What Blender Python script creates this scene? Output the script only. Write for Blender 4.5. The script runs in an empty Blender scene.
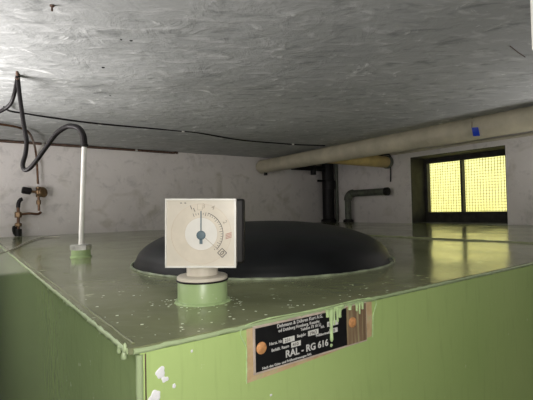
import bpy, bmesh, math, random
from mathutils import Vector, Matrix, noise
random.seed(7)
C = bpy.context.scene.collection
ZO = 1.63                      # height of the camera above the floor
H = 0.13                       # tank top lies this far under the camera
# ---------------------------------------------------------------- camera
RX = Vector((0.80662552, -0.59069761, -0.02077499))
RY = Vector((0.0028661, -0.03123916, 0.99950783))
RZ = Vector((-0.59105588, -0.80628807, -0.0235053))
F = 413.0
cam = bpy.data.objects.new('camera', bpy.data.cameras.new('camera'))
C.objects.link(cam)
M = Matrix((RX, RY, RZ)).transposed().to_4x4()
M.translation = (0, 0, ZO)
cam.matrix_world = M
cam.data.sensor_width = 36
cam.data.lens = F / 533 * 36
cam.data.clip_start = 0.01
bpy.context.scene.camera = cam

def V(x, y, z): return Vector((x, y, z + ZO))
def ray(px, py): return (RX * (px - 266.5) + RY * (200 - py) - RZ * F) / F
def at(px, py, d): return ray(px, py) * d + Vector((0, 0, ZO))
def onz(px, py, z): r = ray(px, py); return r * (z / r.z) + Vector((0, 0, ZO))
def onx(px, py, x): r = ray(px, py); return r * (x / r.x) + Vector((0, 0, ZO))
def ony(px, py, y): r = ray(px, py); return r * (y / r.y) + Vector((0, 0, ZO))

# ---------------------------------------------------------------- materials
class N:
    def __init__(s, name):
        s.m = bpy.data.materials.new(name); s.m.use_nodes = True
        s.t = s.m.node_tree; s.b = s.t.nodes['Principled BSDF']
        s.out = s.t.nodes['Material Output']
        tc = s.t.nodes.new('ShaderNodeTexCoord'); s.co = tc.outputs['Object']
    def L(s, a, b): s.t.links.new(a, b)
    def n(s, typ, **k):
        x = s.t.nodes.new(typ)
        for a, v in k.items(): setattr(x, a, v)
        return x
    def mapping(s, scale, rot=(0, 0, 0)):
        x = s.n('ShaderNodeMapping'); s.L(s.co, x.inputs[0])
        x.inputs['Scale'].default_value = scale; x.inputs['Rotation'].default_value = rot
        return x.outputs[0]
    def streak(s, along, across, deg):     # grain drawn out along a heading in the horizontal plane
        x = s.n('ShaderNodeMapping', vector_type='TEXTURE'); s.L(s.co, x.inputs[0])
        x.inputs['Scale'].default_value = (along, across, across); x.inputs['Rotation'].default_value = (0, 0, math.radians(deg))
        return x.outputs[0]
    def noise(s, scale, detail=4, rough=.55, dist=0, vec=None):
        x = s.n('ShaderNodeTexNoise')
        x.inputs['Scale'].default_value = scale; x.inputs['Detail'].default_value = detail
        x.inputs['Roughness'].default_value = rough; x.inputs['Distortion'].default_value = dist
        s.L(vec or s.co, x.inputs['Vector']); return x.outputs['Fac']
    def ramp(s, fac, stops):
        x = s.n('ShaderNodeValToRGB'); s.L(fac, x.inputs[0]); e = x.color_ramp.elements
        while len(e) > 1: e.remove(e[-1])
        e[0].position = stops[0][0]; e[0].color = col(stops[0][1])
        for p, c in stops[1:]:
            k = e.new(p); k.color = col(c)
        return x.outputs[0]
    def mix(s, fac, a, b, mode='MIX'):
        x = s.n('ShaderNodeMix', data_type='RGBA', blend_type=mode)
        if isinstance(fac, (int, float)): x.inputs[0].default_value = fac
        else: s.L(fac, x.inputs[0])
        for v, i in ((a, 6), (b, 7)):
            if isinstance(v, tuple): x.inputs[i].default_value = col(v)
            else: s.L(v, x.inputs[i])
        return x.outputs[2]
    def bump(s, h, strength=.3, dist=.01):
        x = s.n('ShaderNodeBump'); x.inputs['Strength'].default_value = strength
        x.inputs['Distance'].default_value = dist; s.L(h, x.inputs['Height'])
        s.L(x.outputs[0], s.b.inputs['Normal'])
    def base(s, c):
        if isinstance(c, tuple): s.b.inputs['Base Color'].default_value = col(c)
        else: s.L(c, s.b.inputs['Base Color'])
    def rough(s, r):
        if isinstance(r, (int, float)): s.b.inputs['Roughness'].default_value = r
        else: s.L(r, s.b.inputs['Roughness'])
def col(c):
    if isinstance(c, (int, float)): return (c, c, c, 1)
    return (c[0], c[1], c[2], 1)

def simple(name, c, rough=.5, metal=0, var=.25, scale=60, bump=0.0, spec=.5):
    k = N(name)
    f = k.noise(scale, 4)
    a = tuple(v * (1 - var) for v in c); b = tuple(min(1, v * (1 + var)) for v in c)
    k.base(k.ramp(f, [(.3, a), (.7, b)])); k.rough(rough)
    k.b.inputs['Metallic'].default_value = metal
    k.b.inputs['Specular IOR Level'].default_value = spec
    if bump: k.bump(f, bump, .003)
    return k.m

# ceiling: trowelled grey plaster with pale smears
k = N('ceiling_plaster')
big = k.noise(1.6, 3, .5)
c0 = k.ramp(big, [(.3, (.36, .37, .365)), (.7, (.46, .47, .465))])
v1 = k.streak(.30, .13, -30)
s1 = k.noise(3.2, 6, .62, .8, v1)
c1 = k.mix(k.ramp(s1, [(.52, 0), (.66, .75)]), c0, (.58, .59, .585))
v2 = k.streak(.26, .11, -45)
s2 = k.noise(3.0, 5, .6, .5, v2)
c2 = k.mix(k.ramp(s2, [(.30, .75), (.46, 0)]), c1, (.20, .21, .205))
s3 = k.noise(9, 5, .6, 1.5)
c3 = k.mix(k.ramp(s3, [(.62, 0), (.70, .8)]), c2, (.78, .79, .78))
k.base(c3); k.rough(.75)
hs = k.mix(.5, s1, s3); k.bump(hs, .55, .02)
M_CEIL = k.m

# walls: dirty limewash, darker rough render low down (a painted dado line)
def wallmat(name, base, dark):
    k = N(name)
    a = k.noise(2.2, 4, .55); b = k.noise(14, 6, .65, .6)
    c = k.ramp(a, [(.3, base), (.7, tuple(v * 1.18 for v in base))])
    c = k.mix(k.ramp(b, [(.30, .45), (.46, 0)]), c, dark)
    d = k.noise(5, 3, .5, .8)
    c = k.mix(k.ramp(d, [(.58, 0), (.72, .4)]), c, (.36, .33, .24))
    e = k.noise(45, 2, .5)
    c = k.mix(k.ramp(e, [(.70, 0), (.76, .6)]), c, (.8, .8, .78))
    sx = k.n('ShaderNodeSeparateXYZ'); k.L(k.co, sx.inputs[0])
    mr = k.n('ShaderNodeMapRange'); k.L(sx.outputs[2], mr.inputs[0])
    mr.inputs[1].default_value = ZO - .36; mr.inputs[2].default_value = ZO - .34
    mr.inputs[3].default_value = 1; mr.inputs[4].default_value = 0
    c = k.mix(mr.outputs[0], c, (.055, .06, .055))
    k.base(c); k.rough(.85); k.bump(b, .4, .01)
    return k.m
M_WALL = wallmat('limewashed_wall', (.66, .63, .61), (.40, .385, .37))
M_FLOOR = simple('concrete_floor', (.16, .155, .15), .85, var=.3, scale=9, bump=.3)

# tank paint
def greenmat(name, lo, hi, chip, rough=.38, streak=True, sc=1.0):
    k = N(name)
    a = k.noise(3.5, 5, .55)
    c = k.ramp(a, [(.25, lo), (.75, hi)])
    v = k.mapping((30, 30, 3.0)); st = k.noise(4, 4, .5, 0, v)
    if streak: c = k.mix(k.ramp(st, [(.55, 0), (.75, .35)]), c, tuple(x * .72 for x in lo))
    sp = k.noise(70, 3, .5)
    c = k.mix(k.ramp(sp, [(.70, 0), (.74, .8)]), c, chip)
    k.base(c); k.rough(rough)
    k.bump(k.noise(40, 4, .6), .12, .004)
    return k.m
M_GREEN = greenmat('lime_green_paint', (.41, .56, .20), (.48, .62, .24), (.60, .70, .40))
M_GREEN.node_tree.nodes['Principled BSDF'].inputs['Roughness'].default_value = .42
M_NECK = greenmat('neck_green_paint', (.30, .42, .19), (.42, .54, .28), (.6, .62, .45), rough=.35, streak=False)
M_SHADED = greenmat('shaded_green_paint', (.25, .34, .15), (.31, .41, .18), (.55, .62, .42), rough=.10)  # front green darkened: the side's weaker light is put into the colour
M_WELD = greenmat('weld_green_paint', (.30, .40, .20), (.44, .52, .32), (.62, .68, .48), rough=.3, streak=False)
M_DRIP = simple('pale_green_drips', (.50, .66, .33), .35, var=.15, scale=90)

k = N('oily_tank_top')
a = k.noise(2.6, 6, .6, .4)
c = k.ramp(a, [(.28, (.15, .165, .090)), (.55, (.22, .24, .13)), (.75, (.30, .32, .19))])
v = k.streak(.16, .06, -36)
st = k.noise(2.2, 6, .65, .7, v)
c = k.mix(k.ramp(st, [(.5, 0), (.72, .5)]), c, (.28, .30, .19))
fl = k.noise(55, 4, .6)
c = k.mix(k.ramp(fl, [(.655, 0), (.70, .85)]), c, (.55, .62, .40))
ru = k.noise(6, 4, .6, 1.0)
c = k.mix(k.ramp(ru, [(.66, 0), (.78, .55)]), c, (.16, .11, .06))
k.base(c)
k.rough(k.ramp(k.noise(5, 5, .6), [(.3, .10), (.75, .24)]))
k.bump(k.mix(.4, k.noise(7, 5, .6, .4), st), .10, .006)
M_TOP = k.m

M_BLACK = simple('black_painted_dome', (.006, .007, .008), .42, var=.5, scale=14, bump=.1, spec=.2)
M_RIM = simple('dome_rim_paint', (.26, .30, .20), .4, var=.5, scale=40)
M_DARKP = simple('black_pipe_paint', (.007, .006, .006), .5, var=.4, spec=.3)
M_HOSE = simple('black_rubber', (.008, .006, .007), .5, var=.3, spec=.3)
M_STEEL = simple('grey_steel', (.42, .42, .39), .4, .3, var=.3)
M_GREYP = simple('grey_green_pipe', (.10, .11, .085), .5, 0, var=.4, scale=30)
M_WPIPE = simple('white_plastic', (.78, .77, .72), .35, var=.06)
M_BRASS = simple('tarnished_brass', (.20, .13, .07), .38, .7, var=.35)
M_COPPER = simple('tarnished_copper', (.13, .07, .04), .4, .6, var=.35)
M_RUSTP = simple('rusty_brown_pipe', (.085, .05, .035), .6, 0, var=.5)
M_LAG = simple('cream_lagging', (.45, .415, .31), .55, var=.2, scale=9, bump=.25)
M_LAG2 = simple('yellowed_lagging', (.46, .35, .15), .55, var=.2, scale=9, bump=.25)
M_BLUE = simple('blue_tape', (.01, .05, .50), .45, var=.1)
M_FRAME = simple('dark_window_frame', (.022, .020, .016), .6, var=.6, scale=25, bump=.3)
M_RECESS = simple('dark_recess', (.028, .026, .020), .8, var=.7, scale=8)
M_MESH = simple('wire', (.09, .085, .05), .6, .3)
M_GAUGE = simple('cream_gauge_housing', (.66, .61, .52), .35, var=.04)
M_DIALW = simple('dial_disc', (.74, .72, .67), .4, var=.03)
M_TAN = simple('dial_tan', (.62, .53, .42), .5, var=.1, scale=40)
M_INK = simple('dial_ink', (.12, .11, .10), .6)
M_FADE = simple('faded_ink', (.42, .37, .30), .6)
M_REDF = simple('faded_red_ink', (.45, .25, .20), .6)
M_NEEDLE = simple('blue_grey_needle', (.10, .15, .18), .35, var=.1)
M_NBLACK = simple('nameplate_black', (.010, .010, .011), .35, var=.3)
M_NTXT = simple('nameplate_lettering', (.62, .62, .60), .4, var=.05)
M_NGREY = simple('nameplate_field', (.66, .66, .62), .45, var=.1, scale=300)
M_NALU = simple('nameplate_bare_rim', (.62, .52, .44), .4, .2, var=.25, scale=60)
M_RIVET = simple('orange_rusted_rivet', (.62, .30, .12), .5, .1, var=.3, scale=200, bump=.3)
k = N('scraped_brown_plate')
v = k.mapping((160, 10, 8)); s = k.noise(1.4, 5, .6, .4, v)
k.base(k.ramp(s, [(.3, (.12, .075, .045)), (.5, (.25, .17, .10)), (.66, (.40, .36, .2)), (.8, (.40, .50, .25))])); k.rough(.5)
M_SCRAPE = k.m
k = N('rust_primer')
s = k.noise(45, 5, .6); k.base(k.ramp(s, [(.3, (.50, .32, .17)), (.55, (.60, .46, .27)), (.72, (.40, .52, .25))])); k.rough(.55)
M_PRIMER = k.m
M_FLECK = simple('white_paint_fleck', (.82, .82, .84), .5, var=.1)
M_SPECK = simple('pale_dry_paint', (.62, .68, .50), .5, var=.1)
M_WHITEP = simple('white_gloss_paint', (.85, .84, .80), .4, var=.05)
k = N('well_render')
sx = k.n('ShaderNodeSeparateXYZ'); k.L(k.co, sx.inputs[0])
b = k.noise(6, 5, .6, .5)
vv = k.mapping((1, 2.2, 14)); b2 = k.noise(2.2, 4, .5, 1.2, vv)
c = k.ramp(b, [(.3, (.78, .74, .42)), (.7, (.88, .84, .52))])
c = k.mix(k.ramp(b2, [(.60, 0), (.68, .6)]), c, (.55, .49, .24))
k.base(c); k.rough(.9); M_WELL = k.m
# thin window glass: lets the view through and reflects a little
g = bpy.data.materials.new('window_glass'); g.use_nodes = True; t = g.node_tree
for x in list(t.nodes):
    if x.type == 'BSDF_PRINCIPLED': t.nodes.remove(x)
tr = t.nodes.new('ShaderNodeBsdfTransparent'); tr.inputs[0].default_value = (.97, .96, .80, 1)
gl = t.nodes.new('ShaderNodeBsdfGlossy'); gl.inputs['Roughness'].default_value = .05
mx = t.nodes.new('ShaderNodeMixShader'); mx.inputs[0].default_value = .05
t.links.new(tr.outputs[0], mx.inputs[1]); t.links.new(gl.outputs[0], mx.inputs[2])
t.links.new(mx.outputs[0], t.nodes['Material Output'].inputs[0]); M_GLASS = g

# ---------------------------------------------------------------- mesh helpers
class MB:
    def __init__(s): s.bm = bmesh.new()
    def box(s, a, b, bevel=0):
        a, b = Vector(a), Vector(b)
        c = (a + b) / 2; d = b - a
        r = bmesh.ops.create_cube(s.bm, size=1, matrix=Matrix.Translation(c) @ Matrix.Diagonal((abs(d.x), abs(d.y), abs(d.z), 1)))
        if bevel:
            vs = set(r['verts']); es = [e for e in s.bm.edges if e.verts[0] in vs]
            bmesh.ops.bevel(s.bm, geom=es, offset=bevel, segments=2, affect='EDGES', profile=.5)
        return s
    def obox(s, c, X, Y, Z, hx, hy, hz, bevel=0):
        m = Matrix((X * hx * 2, Y * hy * 2, Z * hz * 2)).transposed().to_4x4(); m.translation = c
        r = bmesh.ops.create_cube(s.bm, size=1, matrix=m)
        if m.determinant() < 0: bmesh.ops.reverse_faces(s.bm, faces=list({f for v in r['verts'] for f in v.link_faces}))
        if bevel:
            vs = set(r['verts']); es = [e for e in s.bm.edges if e.verts[0] in vs]
            bmesh.ops.bevel(s.bm, geom=es, offset=bevel, segments=2, affect='EDGES', profile=.5)
        return s
    def tube(s, pts, r, seg=12, rad=None, cap=True, jitter=0):
        pts = [Vector(p) for p in pts]; rings = []
        up = None
        for i, p in enumerate(pts):
            a = pts[max(i - 1, 0)]; b = pts[min(i + 1, len(pts) - 1)]
            d = (b - a).normalized()
            if up is None: up = d.orthogonal().normalized()
            up = (up - d * up.dot(d)).normalized(); w = d.cross(up)
            q = rad[i] if rad else r
            if jitter: q *= 1 + random.uniform(-jitter, jitter)
            rings.append([s.bm.verts.new(p + (up * math.cos(2 * math.pi * k / seg) + w * math.sin(2 * math.pi * k / seg)) * q) for k in range(seg)])
        for A, B in zip(rings, rings[1:]):
            for k in range(seg):
                s.bm.faces.new((A[k], A[(k + 1) % seg], B[(k + 1) % seg], B[k]))
        if cap:
            s.bm.faces.new(list(reversed(rings[0]))); s.bm.faces.new(rings[-1])
        return s
    def lathe(s, prof, c, seg=32, axis=None, sides=None):
        # prof: list of (r, h) along axis from point c
        ax = (axis or Vector((0, 0, 1))).normalized(); u = ax.orthogonal().normalized(); w = ax.cross(u); c = Vector(c)
        rings = []
        for r, h in prof:
            if r < 1e-6: rings.append([s.bm.verts.new(c + ax * h)])
            else: rings.append([s.bm.verts.new(c + ax * h + (u * math.cos(2 * math.pi * k / seg) + w * math.sin(2 * math.pi * k / seg)) * r) for k in range(seg)])
        for A, B in zip(rings, rings[1:]):
            if len(A) == 1 and len(B) == 1: continue
            for k in range(seg):
                if len(A) == 1: s.bm.faces.new((A[0], B[(k + 1) % seg], B[k]))
                elif len(B) == 1: s.bm.faces.new((A[k], A[(k + 1) % seg], B[0]))
                else: s.bm.faces.new((A[k], A[(k + 1) % seg], B[(k + 1) % seg], B[k]))
        if len(rings[0]) > 1: s.bm.faces.new(list(reversed(rings[0])))
        if len(rings[-1]) > 1: s.bm.faces.new(rings[-1])
        return s
    def prism(s, pts, d):
        a = [s.bm.verts.new(p) for p in pts]; b = [s.bm.verts.new(Vector(p) + d) for p in pts]
        n = len(a)
        s.bm.faces.new(a); s.bm.faces.new(list(reversed(b)))
        for i in range(n): s.bm.faces.new((a[i], b[i], b[(i + 1) % n], a[(i + 1) % n]))
        return s
    def build(s, name, mat, parent=None, smooth=False, angle=35):
        bmesh.ops.recalc_face_normals(s.bm, faces=s.bm.faces)
        me = bpy.data.meshes.new(name)
        if smooth:
            for f in s.bm.faces: f.smooth = True
            for e in s.bm.edges:
                if len(e.link_faces) == 2 and e.calc_face_angle(0) > math.radians(angle): e.smooth = False
        s.bm.to_mesh(me); s.bm.free(); me.materials.append(mat)
        o = bpy.data.objects.new(name, me); C.objects.link(o)
        if parent: 
            o.parent = parent; o.matrix_parent_inverse = parent_inv(parent)
        return o
def parent_inv(p):
    m = Matrix.Translation(p.location)
    if p.parent: m = Matrix.Translation(wloc(p))
    return m.inverted()
def wloc(p):
    l = p.location.copy()
    while p.parent:
        l = p.matrix_parent_inverse.to_translation() + l; p = p.parent; l = l + p.location
    return l
def thing(name, label, cat, loc, group=None):
    o = bpy.data.objects.new(name, None); C.objects.link(o); o.location = loc
    o.empty_display_size = .05; tag(o, label, cat, group); return o
def tag(o, label=None, cat=None, group=None, kind=None):
    if label: o['label'] = label
    if cat: o['category'] = cat
    if group: o['group'] = group
    if kind: o['kind'] = kind
    return o
def struct(o): o['kind'] = 'structure'; return o
def smooth_path(P, n=8):
    P = [Vector(p) for p in P]; out = []
    for i in range(len(P) - 1):
        p0 = P[max(i - 1, 0)]; p1 = P[i]; p2 = P[i + 1]; p3 = P[min(i + 2, len(P) - 1)]
        for k in range(n):
            t = k / n
            out.append(.5 * ((2 * p1) + (p2 - p0) * t + (2 * p0 - 5 * p1 + 4 * p2 - p3) * t * t + (3 * p1 - p0 - 3 * p2 + p3) * t ** 3))
    out.append(P[-1]); return out
def text(name, body, size, origin, X, Y, mat, parent, align='LEFT', squeeze=1.0, thick=.0):
    cu = bpy.data.curves.new(name, 'FONT'); cu.body = body; cu.size = size; cu.align_x = align
    cu.extrude = .0002; cu.offset = thick; cu.resolution_u = 3
    o = bpy.data.objects.new(name, cu); C.objects.link(o)
    bpy.context.view_layer.update()
    me = bpy.data.meshes.new_from_object(o.evaluated_get(bpy.context.evaluated_depsgraph_get()))
    bpy.data.objects.remove(o); me.name = name
    Zv = X.cross(Y)
    m = Matrix((X * squeeze, Y, Zv)).transposed().to_4x4(); m.translation = origin
    me.transform(m); me.materials.clear(); me.materials.append(mat)
    q = bpy.data.objects.new(name, me); C.objects.link(q)
    if parent: q.parent = parent; q.matrix_parent_inverse = parent_inv(parent)
    return q

# ---------------------------------------------------------------- room
XB, YA, ZC = 2.85, 2.90, .45           # right wall, back wall, ceiling
XL, YF = -1.15, -1.30
WY0, WY1, WZ0, WZ1 = 1.242, 1.953, -.130, .389
def plane_grid(name, x0, x1, y0, y1, z, nx, ny, mat, amp, sc, up):
    m = MB(); g = [[m.bm.verts.new(V(x0 + (x1 - x0) * i / nx, y0 + (y1 - y0) * j / ny,
        z + amp * noise.noise(Vector((x0 + (x1 - x0) * i / nx, y0 + (y1 - y0) * j / ny, 3)) * sc))) for j in range(ny + 1)] for i in range(nx + 1)]
    for i in range(nx):
        for j in range(ny): m.bm.faces.new((g[i][j], g[i + 1][j], g[i + 1][j + 1], g[i][j + 1]))
    # give it thickness
    t = .12 if up else -.12
    b = [m.bm.verts.new(V(x, y, z + t)) for x, y in ((x0, y0), (x1, y0), (x1, y1), (x0, y1))]
    m.bm.faces.new(b)
    edges = [[g[i][0] for i in range(nx + 1)], [g[nx][j] for j in range(ny + 1)], [g[i][ny] for i in range(nx, -1, -1)], [g[0][j] for j in range(ny, -1, -1)]]
    for q, e in enumerate(edges): m.bm.faces.new(e + [b[(q + 1) % 4], b[q]])
    return struct(m.build(name, mat, smooth=True, angle=30))
plane_grid('ceiling', XL, XB, YF, YA, ZC, 60, 80, M_CEIL, .006, 4, True)
struct(MB().box(V(XL, YF, -ZO - .1), V(XB, YA, -ZO)).build('floor', M_FLOOR))
struct(MB().box(V(XL, YA, -ZO), V(XB + .25, YA + .15, ZC + .1)).build('wall_back', M_WALL))
struct(MB().box(V(XL - .15, YF - .15, -ZO), V(XL, YA + .15, ZC + .1)).build('wall_left', M_WALL))
struct(MB().box(V(XL, YF - .15, -ZO), V(XB + .25, YF, ZC + .1)).build('wall_front', M_WALL))
w = MB()
w.box(V(XB, YF, -ZO), V(XB + .25, YA, WZ0)); w.box(V(XB, YF, WZ1), V(XB + .25, YA, ZC + .1))
w.box(V(XB, YF, WZ0), V(XB + .25, WY0, WZ1)); w.box(V(XB, WY1, WZ0), V(XB + .25, YA, WZ1))
struct(w.build('wall_right', M_WALL))
# recess lining (very dark), 4 mm thick slabs
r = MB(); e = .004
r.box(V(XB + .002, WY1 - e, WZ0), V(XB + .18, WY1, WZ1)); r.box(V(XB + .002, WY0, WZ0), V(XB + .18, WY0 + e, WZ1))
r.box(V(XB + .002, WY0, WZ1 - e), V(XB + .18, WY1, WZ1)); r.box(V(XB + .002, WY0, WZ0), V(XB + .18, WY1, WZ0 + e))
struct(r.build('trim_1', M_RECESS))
# window
win = bpy.data.objects.new('window_1', None); C.objects.link(win); win.location = V(XB + .18, WY0, WZ0); struct(win)
x0, x1 = XB + .18, XB + .225
PY0, PY1, PZ0, PZ1 = 1.285, 1.925, -.046, .346
f = MB()
f.box(V(x0, WY0, WZ0), V(x1, WY1, PZ0), .002); f.box(V(x0, WY0, PZ1), V(x1, WY1, WZ1), .002)
f.box(V(x0, WY0, PZ0), V(x1, PY0, PZ1), .002); f.box(V(x0, PY1, PZ0), V(x1, WY1, PZ1), .002)
ym = onx(462, 185, XB + .19).y
f.box(V(x0, ym - .008, PZ0), V(x1, ym + .008, PZ1), .002)
f.build('window_frame', M_FRAME, win)
for a, b in ((PY0, ym - .008), (ym + .008, PY1)):
    MB().box(V(x0 + .015, a, PZ0), V(x0 + .018, b, PZ1)).build('pane', M_GLASS, win)
wm = MB(); yy = PY0 + .008
while yy < PY1:
    wm.box(V(x1 + .004, yy - .0013, PZ0 - .01), V(x1 + .006, yy + .0013, PZ1 + .01)); yy += .021
zz = PZ0 + .005
while zz < PZ1:
    wm.box(V(x1 + .005, PY0 - .01, zz - .0013), V(x1 + .007, PY1 + .01, zz + .0013)); zz += .021
wm.build('wire_mesh', M_MESH, win)
wl = MB().box(V(3.75, .1, -.35), V(3.81, 3.6, .75)); struct(wl.build('wall_light_well', M_WELL))
gr = MB().box(V(XB + .25, .1, -.40), V(3.81, 3.6, -.35)); struct(gr.build('floor_light_well', M_WELL))

# marks in the ceiling
for i, (px, py, q) in enumerate(((131, 41, .006), (103, 68, .006), (74, 83, .005), (121, 40, .004), (110, 96, .004))):
    p = onz(px, py, ZC - .001)
    struct(MB().lathe([(0, 0), (q * .6, 0), (q, .003), (0, .003)], p, 8).build('ceiling_pit', M_DARKP, None)); bpy.data.objects[-1] if 0 else None
for o in list(bpy.data.objects):
    if o.name.startswith('ceiling_pit'): o.parent = bpy.data.objects['ceiling']; del o['kind']
p = onz(52, 6, ZC)
nl = MB().lathe([(.0022, 0), (.0022, .009), (.005, .010), (.005, .016), (0, .016)], p + Vector((0, 0, -.011)), 10)
tag(nl.build('nail', M_RUSTP, smooth=True), 'small rusty nail stub in the ceiling near the top left border', 'nail')
a, b = onz(510, 46, ZC - .004), onz(525, 57, ZC - .004)
tag(MB().tube([a, (a + b) / 2 + Vector((.004, 0, -.002)), b], .0014, 6).build('wire_end', M_RUSTP), 'short dark bit of wire stuck in the ceiling at the right', 'wire')

# ---------------------------------------------------------------- tank
TX0, TX1, TY0, TY1, TS = .127, 2.835, .400, 2.875, 1.505
tank = thing('oil_tank', 'big green painted steel heating oil tank filling the cellar under the low ceiling', 'tank', V((TX0 + TX1) / 2, (TY0 + TY1) / 2, -ZO))
def topz(x, y):
    z = -H
    e = min(x - TX0, y - TY0)
    z += .0022 * noise.noise(Vector((x, y, 0)) * 5) * min(1, max(0, e) / .05)
    return z
m = MB(); xs = [TX0 + (TS - TX0) * i / 44 for i in range(45)] + [TS + .015, TS + .03, TS + .05, TS + .09] + [TS + .09 + (TX1 - TS - .09) * i / 30 for i in range(1, 31)]
ys = [TY0 + (TY1 - TY0) * j / 80 for j in range(81)]
g = [[m.bm.verts.new(V(x, y, topz(x, y))) for y in ys] for x in xs]
for i in range(len(xs) - 1):
    for j in range(len(ys) - 1): m.bm.faces.new((g[i][j], g[i + 1][j], g[i + 1][j + 1], g[i][j + 1]))
ret = bmesh.ops.extrude_face_region(m.bm, geom=list(m.bm.faces))
for v in ret['geom']:
    if isinstance(v, bmesh.types.BMVert): v.co.z -= .006
m.build('top_plate', M_TOP, tank, True, 30)
m = MB(); m.box(V(TX0 + .010, TY0, -ZO + .05), V(TX1, TY0 + .006, -H - .007)); m.build('front_plate', M_GREEN, tank)
m = MB(); m.box(V(TX0 + .009, TY0 + .004, -ZO + .05), V(TX0 + .015, TY1, -H - .007)); m.build('side_plate', M_SHADED, tank)
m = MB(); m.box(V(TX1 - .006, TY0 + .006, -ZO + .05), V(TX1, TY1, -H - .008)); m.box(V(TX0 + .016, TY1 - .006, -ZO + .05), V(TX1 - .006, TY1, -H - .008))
m.box(V(TX0 + .009, TY0 + .002, -ZO), V(TX1, TY1, -ZO + .05)); m.build('rear_plates', M_SHADED, tank)
def bead(a, b, r, n, mat, name, jit=.25, wob=.0008):
    a, b = Vector(a), Vector(b)
    pts = [a.lerp(b, i / n) + Vector([random.uniform(-wob, wob) for _ in range(3)]) for i in range(n + 1)]
    return MB().tube(pts, r, 8, jitter=jit).build(name, mat, tank, True, 80)
bead(V(TX0 + .004, TY0 + .001, -H - .004), V(TX1, TY0 + .001, -H - .004), .0030, 420, M_WELD, 'front_weld', .12, .0005)
bead(V(TX0 + .001, TY0 + .004, -H - .004), V(TX0 + .001, TY1, -H - .004), .0034, 360, M_WELD, 'side_weld', .14, .0006)
bead(V(TX0 + .0100, TY0 + .0010, -H - .008), V(TX0 + .0100, TY0 + .0010, -ZO + .05), .0036, 240, M_WELD, 'corner_weld', .06, .0002)
bead(V(TX0 + .008, TY0 + .012, -H + .0005), V(TX0 + .008, TY1, -H + .0005), .0013, 260, M_TOP, 'side_seam', .3, .0005)
bead(V(TS, TY0 + .004, -H + .0015), V(TS, TY1, -H + .0015), .0040, 200, M_TOP, 'top_seam', .2, .001)
# dark crack beside the corner weld
MB().box(V(TX0 + .0150, TY0 - .0006, -.42), V(TX0 + .0162, TY0 + .001, -.138)).build('corner_crack', M_RUSTP, tank)
def blob(c, n, u, rad, th, mat, name, parent=tank, seed=0, el=1.0):
    n = n.normalized(); u = (u - n * u.dot(n)).normalized(); w = n.cross(u); m = MB(); k = 22; rings = []
    for s, t in ((1, 0), (.93, .6), (.7, .9)):
        rings.append([m.bm.verts.new(Vector(c) + (u * math.cos(2 * math.pi * i / k) + w * math.sin(2 * math.pi * i / k) * el) * rad * s *
            (1 + .55 * noise.noise(Vector((math.cos(2 * math.pi * i / k) * 1.3, math.sin(2 * math.pi * i / k) * 1.3, seed * 7.3)))) + n * th * t) for i in range(k)])
    for A, B in zip(rings, rings[1:]):
        for i in range(k): m.bm.faces.new((A[i], A[(i + 1) % k], B[(i + 1) % k], B[i]))
    m.bm.faces.new(rings[-1]); m.bm.faces.new(list(reversed(rings[0])))
    return m.build(name, mat, parent, True, 60)
NY = Vector((0, -1, 0)); NX = Vector((1, 0, 0)); NZ = Vector((0, 0, 1))
for i, (px, py, rr) in enumerate(((161, 373, .0052), (165, 379, .0035), (155, 397, .0055), (174, 386, .0022), (271, 395, .0015), (192, 351, .0015))):
    blob(ony(px, py, TY0), NY, NX, rr, .0006, M_FLECK, 'paint_fleck', seed=i)
# thick drops of paint hanging at the corner
for i, (px, py, rr, el) in enumerate(((124, 356, .0030, 1), (119, 350, .0022, 1), (125, 349, .0026, 1.2))):
    q = onx(px, py, TX0 - .001)
    MB().lathe([(0, 0), (rr * .8, .001), (rr, .003), (rr * .75, .006), (rr * .5, .009), (0, .0105)], q + Vector((0, 0, -.004)), 12).build('paint_drop', M_WELD, tank, True, 80)
for i in range(26):
    t = random.random() ** 1.4; y = TY0 + .02 + t * .9
    q = V(TX0 - .0018, y, -H - .003 - random.random() * .004)
    blob(q, Vector((-1, 0, 0)), Vector((0, 0, 1)), random.uniform(.001, .0028), .001, M_WELD, 'paint_drop', seed=i + 20)
# spatter of dry paint on the top plate, near the edge and round the gauge neck
for i in range(124):
    if i < 30: px, py = random.uniform(150, 300), random.uniform(296, 326)
    elif i < 52: px, py = random.uniform(340, 420), random.uniform(284, 300)
    elif i < 70: px, py = random.uniform(60, 150), random.uniform(275, 330)
    elif i < 106:
        a_ = random.uniform(math.pi * .9, math.pi * 2.2); r_ = .040 + abs(random.gauss(0, .014))
        px, py = 203 + math.cos(a_) * r_ * 690, 301 - math.sin(a_) * r_ * 150
    else: px, py = random.uniform(100, 420), 0; py = 343 - (px - 150) * .2167 - random.uniform(1, 9)
    q = onz(px, py, -H)
    if q.x < TX0 + .01 or q.y < TY0 + .008 or (q - V(.278, .54, -H)).length < .039: continue
    q.z = topz(q.x, q.y) + ZO - .0003
    blob(q, NZ, NX, random.uniform(.0006, .0021), .0006, M_SPECK, 'paint_speck', seed=i + 60)
# sockets welded to the top
NC = V(.278, .540, -H)
s = MB().lathe([(.0375, -.002), (.0375, .002), (.0358, .004), (.0352, .030), (.0345, .0315), (.029, .0315), (.029, .026), (0, .026)], NC, 48)
s.build('gauge_socket', M_NECK, tank, True)
pts = [NC + Vector((math.cos(a) * .0372, math.sin(a) * .0372, .0005)) for a in [2 * math.pi * i / 60 for i in range(61)]]
MB().tube([p + Vector((0, 0, random.uniform(-.0008, .0008))) for p in pts], .0028, 8, jitter=.35).build('socket_weld', M_NECK, tank, True, 80)
SC = onz(81, 257, -H)
MB().lathe([(.030, -.001), (.030, .003), (.027, .005), (.027, .022), (0, .022)], SC, 32).build('pipe_socket', M_NECK, tank, True)
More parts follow.
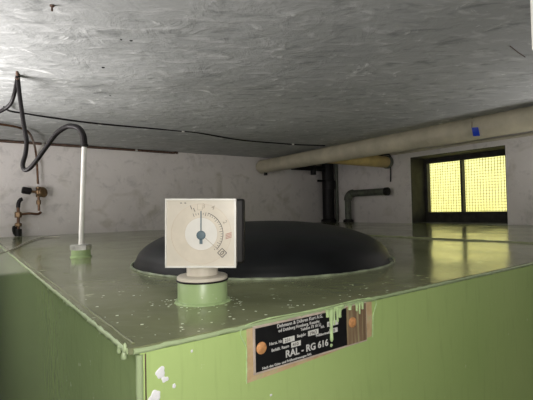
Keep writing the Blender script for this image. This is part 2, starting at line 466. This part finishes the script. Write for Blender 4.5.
# flange ring under the dome
DC = at(262, 209, 1.104); DC.z = ZO - H
pts = [DC + Vector((math.cos(a) * .334, math.sin(a) * .334, .001)) for a in [2 * math.pi * i / 160 for i in range(161)]]
MB().tube(pts, .0028, 8, jitter=.2).build('rim_bead', M_RIM, None, True, 80)
q = onz(390, 263, -H)
MB().lathe([(.010, 0), (.010, .006), (.006, .007), (.006, .012), (0, .013)], q, 6).build('bolt', M_GREYP, tank)
# nameplate riveted to the front
PX0, PX1, PZT, PZB = .2685, .4235, -.1345, -.1905
yF = TY0 - .0008
npl = MB().box(V(.2685, yF - .0012, -.1905), V(.4655, yF, -.1345), .0004).build('nameplate', M_NALU, tank)
npl['label'] = 'black and brown metal nameplate with a bare rim'
yP = yF - .0012
NP = lambda x, z, d=.0002: V(x, yP - d, z)
MB().box(V(.2715, yP - .0004, -.1880), V(.4235, yP, -.1375)).build('black_field', M_NBLACK, npl)
MB().box(V(.4235, yP - .0004, -.1885), V(.4640, yP, -.1365)).build('scraped_field', M_SCRAPE, npl)
# primer left bare round the plate
q = MB(); P = []
for x, z in ((.2605, -.1325), (.37, -.1318), (.4785, -.1335), (.4790, -.160), (.4770, -.1865), (.40, -.1925), (.30, -.1965), (.2595, -.1975), (.2612, -.165)):
    P.append(V(x, TY0 - .0006, z))
q.prism(P, Vector((0, .0005, 0))).build('bare_primer_patch', M_PRIMER, tank)
# raised paint edge around the patch
pp = smooth_path([V(.2590, TY0 - .001, -.1975), V(.2598, TY0 - .001, -.16), V(.2600, TY0 - .001, -.1318), V(.37, TY0 - .001, -.1309), V(.4800, TY0 - .001, -.1325), V(.4805, TY0 - .001, -.16), V(.4785, TY0 - .001, -.188)], 14)
MB().tube(pp, .0008, 6, jitter=.5).build('paint_ridge', M_DRIP, tank, True, 80)
for x, z in ((.2795, -.1612), (.4350, -.1590)):
    MB().lathe([(.0072, 0), (.0070, .0012), (.0050, .0024), (.0024, .0028), (0, .0028)], V(x, yP - .0003, z), 20, NY).build('rivet', M_RIVET, npl, True)
yT = yP - .0006
def npt(s, x, z, size, sq=1.0, th=.00005, mat=None):
    text('lettering', s, size, V(x, yT, z), NX, NZ, mat or M_NTXT, npl, squeeze=sq, thick=th)
npt('Dehmann & Dühren Kurt A.G.', .303, -.1425, .0062, .98)
npt('od Duisburg Homberg, Kesselw.', .305, -.1480, .0056, .93)
npt('Telefon 73 10 51', .340, -.1530, .0052, 1)
npt('Herst. Nr.', .291, -.1610, .0052, .95)
npt('Baujahr', .334, -.1600, .0052, .95)
npt('Inh.', .3745, -.1560, .0052, .95)
npt('Behält. Raum', .294, -.1690, .0052, .98)
npt('Prüfüberdruck', .366, -.1655, .0046, .9)
npt('RAL - RG 616', .315, -.1805, .0120, 1.05, .00025)
npt('Nach den Güte- und Prüfbestimmungen RAL', .280, -.1865, .0042, 1.02)
for x0_, x1_, z0_, z1_, tx in ((.312, .330, -.1630, -.1565, '231'), (.3525, .3705, -.1620, -.1555, '1963'), (.3865, .407, -.1565, -.150, '80'), (.3245, .340, -.1705, -.1642, '410'), (.3905, .4055, -.1660, -.160, '2,0')):
    MB().box(V(x0_, yT - .0001, z0_), V(x1_, yT + .0002, z1_)).build('stamped_field', M_NGREY, npl)
    text('stamped_number', tx, .0058, V(x0_ + .002, yT - .0003, z0_ + .0012), NX, NZ, M_INK, npl, squeeze=1.1)
# runs of pale green paint over the top of the plate
for x, zb, wd in ((.3935, -.1770, .0030), (.3995, -.1560, .0018), (.4055, -.1535, .0022), (.4100, -.1480, .0030), (.4440, -.1450, .0022), (.4500, -.1500, .0016), (.4560, -.1440, .0022), (.3870, -.1440, .003), (.430, -.1410, .003)):
    P = [V(x, yT - .0003, -.1335 + (zb + .1335) * t) for t in (0, .25, .5, .75, .92, 1)]
    MB().tube(P, wd, 10, rad=[wd * 1.4, wd, wd * .8, wd * .75, wd * .9, wd * .4]).build('paint_drip', M_DRIP, npl, True, 80)
blob(V(.4120, yT, -.1350), NY, NX, .0125, .001, M_DRIP, 'paint_smear', npl, 5, .30)
blob(V(.3930, yT, -.1815), NY, NX, .0028, .001, M_DRIP, 'paint_smear', npl, 9, .8)

# dome cover
dome = MB(); prof = [(.329, 0), (.329, .004)]
for i in range(1, 25):
    a = math.pi / 2 * i / 24; prof.append((.324 * math.cos(a) ** .92 if i < 24 else 0, .006 + .094 * math.sin(a) ** .95))
dome.lathe(prof, DC, 96)
d = dome.build('manhole_cover', M_BLACK, smooth=True)
rb_ = bpy.data.objects['rim_bead']; rb_.parent = d
tag(d, 'low black domed manhole cover in the middle of the tank top behind the gauge', 'cover')

# ---------------------------------------------------------------- gauge
gd = .552
gx, gy, gn = RX, RY, RZ                # gn looks back at the camera
fc = at(200.6, 233.2, gd); hw = 35.5 * gd / F; hh = 34.6 * gd / F
gauge = thing('level_gauge', 'square cream tank level gauge with round dial and grey needle on a green neck', 'gauge', NC + Vector((0, 0, .0315)))
MB().lathe([(.0355, 0), (.0362, .0008), (.0362, .0045), (.0340, .0060), (.0225, .0066), (.0225, .0290), (0, .0290)], NC + Vector((0, 0, .0322)), 48).build('stem', M_GAUGE, gauge, True)
MB().tube([NC + Vector((math.cos(a) * .0362, math.sin(a) * .0362, .0312)) for a in [2 * math.pi * i / 48 for i in range(49)]], .0012, 8).build('gasket', M_HOSE, gauge, True, 80)
hb = MB(); hb.obox(fc - gn * .010, gx, gy, gn, hw, hh, .008, .0015)
rb = MB(); rb.obox(fc - gn * .034 + gx * .0105 + gy * .0012, gx, gy, gn, hw - .001, hh - .0015, .0158, .003); rb.build('shadow_block', M_DARKP, gauge)['label'] = 'black block standing in for the shadow beside the gauge'  # black block added in place of the shadow cast beside the gauge
hb.build('housing', M_GAUGE, gauge)
fr = MB()
for sx_, sy_, ax, ay in ((0, 1, hw, .0012), (0, -1, hw, .0012), (1, 0, .0014, hh - .0025), (-1, 0, .0010, hh - .0025)):
    fr.obox(fc + gx * sx_ * (hw - ax if sx_ else 0) + gy * sy_ * (hh - ay if sy_ else 0) - gn * .0008, gx, gy, gn, ax, ay, .0018, .0003)
fr.build('front_rim', M_WPIPE, gauge)
s_ = gd / F
def gp(px, py, lift=0): return fc + gx * ((px - 200.6) * s_) + gy * ((233.2 - py) * s_) + gn * (-.0018 + lift)
dc = gp(201, 234)
MB().lathe([(30.5 * s_, -.0003), (30.5 * s_, .0003), (0, .0003)], dc, 64, gn).build('dial_backing', simple('dial_cream', (.66, .60, .50), .4, var=.10, scale=30), gauge)
def arc(r0, r1, a0, a1, n, mat, name, lift):
    m = MB(); c = dc + gn * lift; k = []
    for i in range(n + 1):
        a = math.radians(a0 + (a1 - a0) * i / n); d = gx * math.sin(a) + gy * math.cos(a)
        k.append([m.bm.verts.new(c + d * r * s_ + gn * z) for r, z in ((r0, 0), (r1, 0), (r1, .0002), (r0, .0002))])
    for A, B in zip(k, k[1:]):
        for q in range(4): m.bm.faces.new((A[q], A[(q + 1) % 4], B[(q + 1) % 4], B[q]))
    m.bm.faces.new(k[0]); m.bm.faces.new(list(reversed(k[-1])))
    return m.build(name, mat, gauge)
MB().lathe([(16.5 * s_, .0004), (16.5 * s_, .0007), (0, .0007)], dc, 48, gn).build('dial_disc', M_DIALW, gauge)
arc(29.9, 30.2, 0, 360, 64, M_TAN, 'dial_line', .0004)
arc(16.3, 16.6, 0, 360, 48, M_TAN, 'dial_line', .0008)
arc(21.6, 22.2, 18, 135, 30, M_INK, 'scale_arc', .0004)
tk = MB()
for i in range(24):
    a = math.radians(-22 + i * 7.0); d = gx * math.sin(a) + gy * math.cos(a); t_ = gx * math.cos(a) - gy * math.sin(a)
    L_ = 1.8 if i % 5 == 0 else .9
    tk.obox(dc + d * (21.0 - L_ / 2 if i > 8 else 20.2) * s_ + gn * .0006, t_, d, gn, .22 * s_, L_ * s_, .0001)
tk.build('scale_ticks', M_INK, gauge)
def gtxt(body, px, py, size, ang, mat=M_INK, th=.00003):
    a = math.radians(ang); X_ = gx * math.cos(a) - gy * math.sin(a); Y_ = gx * math.sin(a) + gy * math.cos(a)
    text('dial_mark', body, size * s_, gp(px, py, .0010) - Y_ * size * s_ * .33, X_, Y_, mat, gauge, align='CENTER', thick=th)
gtxt('1', 191.0, 207.5, 6, -22); gtxt('1', 194.2, 210, 6, -22)
gtxt('3', 203.5, 206, 7, 0, M_FADE); gtxt('4', 213, 207.5, 6.5, 20, M_FADE)
gtxt('2', 225, 222, 6, 60, M_FADE)
gtxt('0', 222, 253, 6.5, 45)
gtxt('- -', 183, 202.3, 7, 0, M_INK, .0001)
bx = MB(); c_ = gp(199.8, 207, .0006)
for u_, v_, a_, b_ in ((0, 1, 2.4, .2), (0, -1, 2.4, .2), (-1, 0, .2, 3), (1, 0, .2, 3)):
    bx.obox(c_ + gx * u_ * 2.4 * s_ + gy * v_ * 3 * s_, gx, gy, gn, a_ * s_, b_ * s_, .0001)
bx.build('dial_mark', M_FADE, gauge)
bx = MB(); c_ = gp(222, 253, .0006); A_ = (gx + gy).normalized(); B_ = (gy - gx).normalized()
for u_, v_, a_, b_ in ((0, 1, 3.4, .35), (0, -1, 3.4, .35), (-1, 0, .35, 3.2), (1, 0, .35, 3.2)):
    bx.obox(c_ + A_ * u_ * 3.2 * s_ + B_ * v_ * 3.2 * s_, A_, B_, gn, a_ * s_, b_ * s_, .0001)
bx.build('dial_mark', M_INK, gauge)
gd_ = MB()
for i in range(4): gd_.obox(gp(228.5, 233.5 + i * 1.5, .0006), (gx + gy * .3).normalized(), (gy - gx * .3).normalized(), gn, 3.2 * s_, .4 * s_, .0001)
gd_.build('dial_mark', M_REDF, gauge)
ln = MB(); a_, b_ = gp(204, 237, .0012), gp(219, 250.5, .0010); ln.tube([a_, b_], .25 * s_, 5); ln.build('dial_line', M_FADE, gauge)
nd = MB(); nd.lathe([(4.6 * s_, .001), (4.6 * s_, .0022), (3.6 * s_, .0028), (0, .0030)], gp(201, 235.3), 24, gn)
nd.obox(gp(201, 222, .0018), gx, gy, gn, .55 * s_, 11 * s_, .0004)
nd.obox(gp(201, 241, .0018), gx, gy, gn, 1.5 * s_, 3.0 * s_, .0004)
nd.build('needle', M_NEEDLE, gauge)

# ---------------------------------------------------------------- vent standpipe and hose
sp = thing('standpipe', 'slim white upright pipe screwed into a socket at the left of the tank top', 'pipe', SC + Vector((0, 0, .022)))
B0 = SC + Vector((0, 0, .037)); dpt = -(SC - Vector((0, 0, ZO))).dot(RZ)
T0 = at(84.3, 147, dpt)
MB().tube([B0 - Vector((0, 0, .01)), T0], .0073, 16).build('tube', M_WPIPE, sp, True)
MB().lathe([(.030, 0), (.030, .013), (.026, .0155), (.012, .0155), (0, .0155)], SC + Vector((0, 0, .0222)), 6).build('hex_nut', M_STEEL, sp)
dh = dpt
def hp(L): return smooth_path([at(px, py, d) for px, py, d in L], 8)
h1 = hp([(84.4, 146.5, dh), (84, 142, dh), (83, 135, dh), (79, 128.5, dh + .003), (73, 126.3, dh + .006), (66, 127, dh + .01), (56, 134, dh + .015), (47, 146, dh + .02), (38, 158.5, dh + .025), (30, 168, dh + .03), (24.5, 169.8, dh + .035), (22.8, 164, dh + .04), (25.5, 154, dh + .05), (26.5, 141, dh + .06), (24, 126, dh + .075), (20, 98, dh + .09), (17.6, 76, dh + .095)])
hose = thing('rubber_hose', 'black rubber hose looping from the white standpipe up to a ceiling hook', 'hose', T0)
rd = [.0085 if i < 30 else .0075 for i in range(len(h1))]
rd = [.0095 - .0030 * min(1, max(0, (i - 10) / 50)) for i in range(len(h1))]
MB().tube(h1, .008, 12, rad=rd).build('tube', M_HOSE, hose, True, 80)
MB().lathe([(.0095, 0), (.0112, .001), (.0112, .007), (.0095, .008)], T0 + Vector((0, 0, .001)), 16).build('hose_clamp', M_DARKP, hose, True)
hk = thing('ceiling_hook', 'small dark hook in the ceiling carrying the hose at the left', 'hook', onz(17, 71, ZC))
a = onz(17, 70, ZC + .004); dk = dh + .097
MB().tube([a, at(17.3, 76, dk), at(17.3, 79, dk)], .0045, 8).build('shank', M_RUSTP, hk, True)
MB().tube([at(15.5, 78, dk - .014), at(17.2, 79.5, dk - .016), at(19.2, 78, dk - .014)], .0025, 8).build('prong', M_RUSTP, hk, True)
c1 = hp([(17.6, 74, dk + .006), (16.5, 83, dk + .006), (14, 95, dk + .01), (11, 103, dk + .02), (6, 108, dk + .03), (-2, 112, dk + .03), (-12, 113, dk + .03)])
tag(MB().tube(c1, .006, 10).build('cable', M_HOSE, smooth=True, angle=80), 'short black cable dropping from the ceiling hook out past the left border', 'cable')
# long cable under the ceiling
L = [(4, 107, .028), (10, 111, .012), (25, 113.5, .008), (50, 117.5, .006), (75, 121, .005), (100, 124, .006), (140, 127.5, .005), (180, 131, .005), (200, 133.2, .005), (240, 140, .006), (280, 143.5, .005), (300, 144.8, .005), (325, 145.6, .006)]
cp = smooth_path([onz(px, py, ZC - z) for px, py, z in L], 8)
cb = thing('ceiling_cable', 'thin black cable running along the ceiling from the left towards the big pipe', 'cable', cp[0])
MB().tube(cp, .0040, 8).build('cord', M_HOSE, cb, True, 80)
for px, py in ((100, 124), (183, 131), (293, 144.2)):
    q = onz(px, py, ZC - .004); MB().obox(q, NX, NY, NZ, .007, .006, .006, .001).build('cable_clip', M_WPIPE, cb)
# brown pipe at the top of the back wall
yb = YA - .012
pp = [ony(px, py, yb) for px, py in ((-30, 131.5), (0, 134), (50, 138), (100, 142.3), (140, 146), (165, 148.5), (174, 150), (176.5, 151.5), (177, 154))]
# keep the run level, just under the ceiling
pp = [Vector((p.x, yb, ZO + ZC - .011 if i < 7 else p.z)) for i, p in enumerate(pp)]
hp_ = thing('heating_pipe', 'thin rusty brown pipe running along the top of the back wall', 'pipe', pp[0])
MB().tube(smooth_path(pp, 5), .0085, 10).build('tube', M_RUSTP, hp_, True, 80)
for px in (43, 136):
    q = ony(px, 140, yb); q.z = ZO + ZC - .011; MB().obox(q, NX, NY, NZ, .008, .0115, .0115, .002).build('pipe_clip', M_STEEL, hp_)

# valve with copper lines in front of the back wall
yv = YA - .05
def vp(px, py, y=yv): return ony(px, py, y)
vt = thing('shutoff_valve', 'brass shut-off valve with dark knob on copper lines and fittings at the back left', 'valve', vp(38, 192))
MB().tube(smooth_path([onz(-8, 123, ZC - .014), onz(2, 124.5, ZC - .012), onz(12, 126, ZC - .012), onz(20, 128, ZC - .013), onz(27, 131, ZC - .02), at(32, 138, 2.25), vp(35.5, 150), vp(37, 165), vp(38, 184)], 6), .0062, 8).build('supply_tube', M_COPPER, vt, True, 80)
MB().lathe([(.014, -.028), (.016, -.02), (.012, -.012), (.019, -.008), (.019, .012), (.012, .016), (.015, .022), (.015, .034), (.009, .036)], vp(38.5, 192.5), 12).build('valve_body', M_BRASS, vt, True)
ax = (vp(30, 191) - vp(40, 192.5)).normalized()
MB().tube([vp(38, 192.3), vp(31, 191.3)], .008, 10).build('spindle', M_BRASS, vt, True)
MB().lathe([(.014, 0), (.021, .006), (.021, .046), (.016, .052), (0, .052)], vp(31.5, 191.4), 16, ax).build('knob', M_HOSE, vt, True)
MB().lathe([(.012, 0), (.030, .003), (.032, .010), (.026, .017), (.010, .019), (0, .019)], vp(42, 192.5, yv - .012), 20, Vector((.55, -.8, .1))).build('union_nut', M_BRASS, vt, True)
MB().tube([vp(38.5, 197), vp(39, 211)], .0072, 8).build('outlet_tube', M_COPPER, vt, True)
MB().lathe([(.013, 0), (.013, .025), (.009, .028)], vp(38.7, 204.5), 6).build('nut', M_BRASS, vt)
fl_ = vt
MB().tube(smooth_path([vp(41, 211.8), vp(38, 214), vp(30, 213.5), vp(24, 214), vp(18, 214.8)], 5), .0075, 8).build('cross_tube', M_COPPER, fl_, True, 80)
MB().tube(smooth_path([vp(22, 199.5), vp(20, 200.5), vp(18.3, 204), vp(18.2, 210), vp(18.3, 222), vp(18.2, 231)], 5), .0085, 10).build('riser', M_COPPER, fl_, True, 80)
MB().tube(smooth_path([vp(22.5, 199), vp(20.5, 199.8), vp(18.6, 203), vp(18.2, 207.5)], 5), .011, 10).build('rubber_bend', M_HOSE, fl_, True, 80)
for py, l in ((217.5, .03), (226.5, .018)):
    MB().lathe([(.017, -.001), (.019, .004), (.019, l), (.013, l + .004), (0, l + .005)], vp(18.2, py), 6).build('nut', M_BRASS, fl_)
MB().tube([vp(18.2, 229), Vector((vp(18.2, 229).x, yv, ZO - H + .0035))], .019, 12).build('base_fitting', M_DARKP, fl_, True)
MB().tube(smooth_path([vp(18, 230.5), vp(14.2, 227), vp(13.4, 229.5), vp(14.5, 233.5), vp(17, 235.8)], 5), .008, 8).build('lever', M_DARKP, fl_, True, 80)
# pale wire lying on the tank top
wp = [onz(px, py, -H + .005) for px, py in ((-10, 259), (0, 255), (14, 248.5), (26, 242.5), (38, 238.2), (45, 236.9), (60, 236.5))]
wp[0] = Vector((wp[1].x - .07, wp[1].y - .1, ZO - H + .02))
for q in wp: q.y = min(q.y, YA - .06)
for q in wp[1:]: q.z = ZO - H + .0042
wp[1].z += .006
tag(MB().tube(smooth_path(wp, 6), .0028, 8).build('wire', simple('pale_wire', (.42, .40, .34), .5), smooth=True, angle=80), 'thin pale wire lying across the rear left corner of the tank top', 'wire')

# ---------------------------------------------------------------- pipes on the right
A = ony(262, 166.8, YA - .03); B = onz(533, 118.3, ZC - .062)
dA = (B - A).normalized(); R1 = .056
B = B + dA * .25
big = thing('insulated_pipe', 'long thick cream insulated pipe running just under the ceiling above the window', 'pipe', A)
n_ = 60; MB().tube([A + (B - A) * (i / n_) for i in range(n_ + 1)], R1, 28, jitter=.012).build('jacket', M_LAG, big, True, 60)
MB().tube([B, B + Vector((dA.x, dA.y, 0)) * 1.1], R1, 28).build('jacket', M_LAG, big, True, 60)
MB().lathe([(R1 + .002, -.03), (R1 + .003, .0), (R1 * .9, .02), (0, .024)], A, 28, -dA).build('end_cap', M_LAG, big, True)
MB().tube([A + dA * .05 + Vector((0, 0, -R1 * .8)), A + dA * .05 + Vector((0, 0, -R1 - .022))], .016, 8).build('end_drip', M_DARKP, big, True)
for t in (.36, .68):
    p = A.lerp(B, t); MB().lathe([(R1 + .0004, 0), (R1 + .0012, .001), (R1 + .0012, .004), (R1 + .0004, .005)], p, 28, dA).build('jacket_seam', M_LAG, big, True)
E1 = onx(388, 162.3, XB - .008); t_ = (E1.y - A.y) / dA.y; J = A + dA * t_; J.z = E1.z + .004
d2 = (J - E1).normalized()
MB().tube([E1.lerp(J, i / 20) for i in range(21)], .047, 24, jitter=.012).build('branch_pipe', M_LAG2, big, True, 60)
MB().lathe([(.054, 0), (.054, .02), (.046, .03)], E1, 24, d2).build('wall_collar', M_GREYP, big, True)
MB().tube(smooth_path([E1 + d2 * .12 + Vector((0, 0, .045)), E1 + Vector((-.03, -.03, .06)), onx(390.5, 160, XB - .02), onx(390.5, 182, XB - .012)], 5), .006, 6).build('loose_wire', M_DARKP, big, True, 80)
# blue marker on a thread
q = onx(475.5, 126, 1.92); pipe_c = A + dA * ((q - A).dot(dA))
tg = thing('blue_tag', 'small bright blue tape tag hanging on the thick cream pipe', 'tag', q)
outw = (Vector((0, 0, ZO)) - pipe_c); outw -= dA * outw.dot(dA); outw.normalize()
upw = dA.cross(outw); upw = upw if upw.z > 0 else -upw
def onpipe(px, py, lift):
    r = ray(px, py); o = Vector((0, 0, ZO)); # ray against cylinder
    w0 = o - A; rp = r - dA * r.dot(dA); wp_ = w0 - dA * w0.dot(dA)
    a_ = rp.dot(rp); b_ = 2 * rp.dot(wp_); c_ = wp_.dot(wp_) - (R1 + lift) ** 2; D = b_ * b_ - 4 * a_ * c_
    if D < 0: D = 0
    return o + r * ((-b_ - math.sqrt(D)) / (2 * a_))
m = MB(); gg = []
for i in range(6):
    row = []
    for lift in (.0012, .003):
        for px in (471.5 + i * .35, 478.2 + i * .35):
            row.append(m.bm.verts.new(onpipe(px, 127.6 + i * 1.75 - (px - 471) * .06, lift)))
    gg.append(row)
for a_, b_ in zip(gg, gg[1:]):
    m.bm.faces.new((a_[0], a_[1], b_[1], b_[0])); m.bm.faces.new((a_[2], b_[2], b_[3], a_[3]))
    m.bm.faces.new((a_[0], b_[0], b_[2], a_[2])); m.bm.faces.new((a_[1], a_[3], b_[3], b_[1]))
m.bm.faces.new((gg[0][0], gg[0][2], gg[0][3], gg[0][1])); m.bm.faces.new((gg[-1][0], gg[-1][1], gg[-1][3], gg[-1][2]))
m.build('tape', M_BLUE, tg)
MB().tube([onpipe(472.2, 118, .0015), onpipe(472, 123, .0015), onpipe(471.8, 128, .002)], .0014, 6).build('thread', M_RUSTP, tg)
# thin conduit where the right wall meets the ceiling
p_ = [V(XB - .014, y, ZC - .016) for y in (2.55, 2.0, 1.5, 1.0, .5)]
cd = thing('conduit', 'thin pale conduit along the top of the right wall just below the thick cream pipe', 'pipe', p_[0])
MB().tube(smooth_path(p_, 5), .0095, 8).build('tube', M_LAG, cd, True)
# black upright pipe, conduit and cranked pipe
xc = XB - .075
cb_ = onx(329, 224.5, xc); ct = onx(328.5, 160, xc); cb_.z = ZO - H + .003; ct.x = cb_.x; ct.y = cb_.y
bp = thing('black_upright_pipe', 'thick black upright pipe between the tank top and the overhead pipes', 'pipe', cb_)
MB().tube([cb_, ct], .055, 20).build('tube', M_DARKP, bp, True)
MB().lathe([(.064, 0), (.064, .07), (.055, .075)], onx(329, 188, xc) - Vector((0, 0, .01)), 20).build('collar', M_DARKP, bp, True)
MB().lathe([(.072, 0), (.072, .02), (.056, .028)], cb_, 20).build('foot_flange', M_DARKP, bp, True)
qa = Vector((cb_.x, cb_.y, onx(329, 169, xc).z)); qb = qa + (onx(292, 169, xc) - qa) * .97; qb = Vector((ony(292, 169, qa.y).x, qa.y, qa.z))
MB().tube([qa, qb], .024, 12).build('side_arm', M_DARKP, bp, True)
qc = qa.lerp(qb, .42); MB().tube([qc + Vector((0, 0, .03)), qc - Vector((0, 0, .06))], .026, 12).build('tee', M_DARKP, bp, True)
qd = Vector((cb_.x, cb_.y, onx(329, 181, xc).z)); MB().tube([qd, qd + (qb - qa).normalized() * .13], .010, 8).build('stub', M_DARKP, bp, True)
q = onx(325.6, 181, xc) + Vector((-.03, -.03, 0)); 
xg = XB - .02
g0 = onx(337.5, 224, xg); g0.z = ZO - H + .003
gt = Vector((g0.x, g0.y, onx(334.8, 158, xg).z))
tag(MB().tube([g0, gt], .015, 12).build('grey_conduit', M_GREYP, smooth=True), 'thin grey conduit rising right beside the black upright pipe', 'pipe')
xe = XB - .07
e0 = onx(348.5, 223, xe); e0.z = ZO - H + .003
e1 = Vector((e0.x, e0.y, onx(348.5, 201, xe).z)); z2 = onx(352, 193.5, xe).z
e2 = onx(387, 193, xe); e2.z = z2
ed = (Vector((e2.x, e2.y, 0)) - Vector((e0.x, e0.y, 0))).normalized()
cp = thing('cranked_pipe', 'grey-green cranked pipe with a plugged end against the wall left of the window', 'pipe', e0)
arcp = []
for i in range(9):
    a_ = math.pi / 2 * i / 8; R_ = .06
    arcp.append(Vector((e0.x, e0.y, 0)) + ed * (R_ - R_ * math.cos(a_)) + Vector((0, 0, z2 - R_ + R_ * math.sin(a_))))
MB().tube([e0, Vector((e0.x, e0.y, z2 - .06))], .028, 16).build('riser', M_GREYP, cp, True)
MB().tube(arcp, .036, 16).build('elbow', M_GREYP, cp, True)
MB().tube([arcp[-1], Vector((e2.x, e2.y, z2))], .029, 16).build('arm', M_GREYP, cp, True)
MB().lathe([(.034, -.015), (.034, .012), (.026, .018), (0, .018)], Vector((e2.x, e2.y, z2)), 16, ed).build('plug', M_DARKP, cp, True)
MB().lathe([(.046, 0), (.046, .02), (.030, .028)], e0, 16).build('foot_flange', M_DARKP, cp, True)

# white box hanging from the ceiling at the right border
wb = at(531.2, 51, .62)
m = MB(); m.box(Vector((wb.x, wb.y - .12, wb.z)), Vector((wb.x + .16, wb.y, ZO + ZC + .002)), .003)
bxo = m.build('ceiling_box', M_WHITEP)
tag(bxo, 'white box edge hanging from the ceiling at the top right border', 'box')

# ---------------------------------------------------------------- light
def light(name, typ, loc, energy, color, size, rot=None):
    l = bpy.data.lights.new(name, typ); l.energy = energy; l.color = color
    if typ == 'POINT': l.shadow_soft_size = size
    elif typ == 'AREA': l.shape = 'SQUARE'; l.size = size
    elif typ == 'SUN': l.angle = size
    o = bpy.data.objects.new(name, l); C.objects.link(o); o.location = loc
    if rot: o.rotation_euler = rot
    return o
light('camera_flash', 'POINT', Vector((0, 0, ZO)) - RX * .019 - RY * .001, 4.3, (1, .97, .90), .004)
light('fill_lamp', 'POINT', V(-.10, -.45, .14), 6.5, (1, .96, .93), .08)  # added fill behind the camera, lifts the ambient level
light('ceiling_fill', 'AREA', V(-.60, 1.5, -.11), 29, (1, .96, .95), .4, (math.pi, 0, 0))  # added unseen fill, bounced off the ceiling for soft ambient
light('ceiling_fill', 'AREA', V(2.2, .05, -.11), 8, (1, .96, .95), .4, (math.pi, 0, 0))  # weaker added fill out of view on the right
sun = light('sun', 'SUN', (5, 1, 4), 3.4, (1, .95, .75), .05)
sun.rotation_euler = Vector((.55, .05, -.83)).to_track_quat('-Z', 'Y').to_euler()
wd = bpy.data.worlds.new('world'); bpy.context.scene.world = wd; wd.use_nodes = True
wd.node_tree.nodes['Background'].inputs[0].default_value = (.75, .85, 1, 1)
wd.node_tree.nodes['Background'].inputs[1].default_value = 2.0
sc = bpy.context.scene
sc.view_settings.view_transform = 'Standard'; sc.view_settings.look = 'None'
sc.view_settings.exposure = 0.42; sc.view_settings.gamma = 1
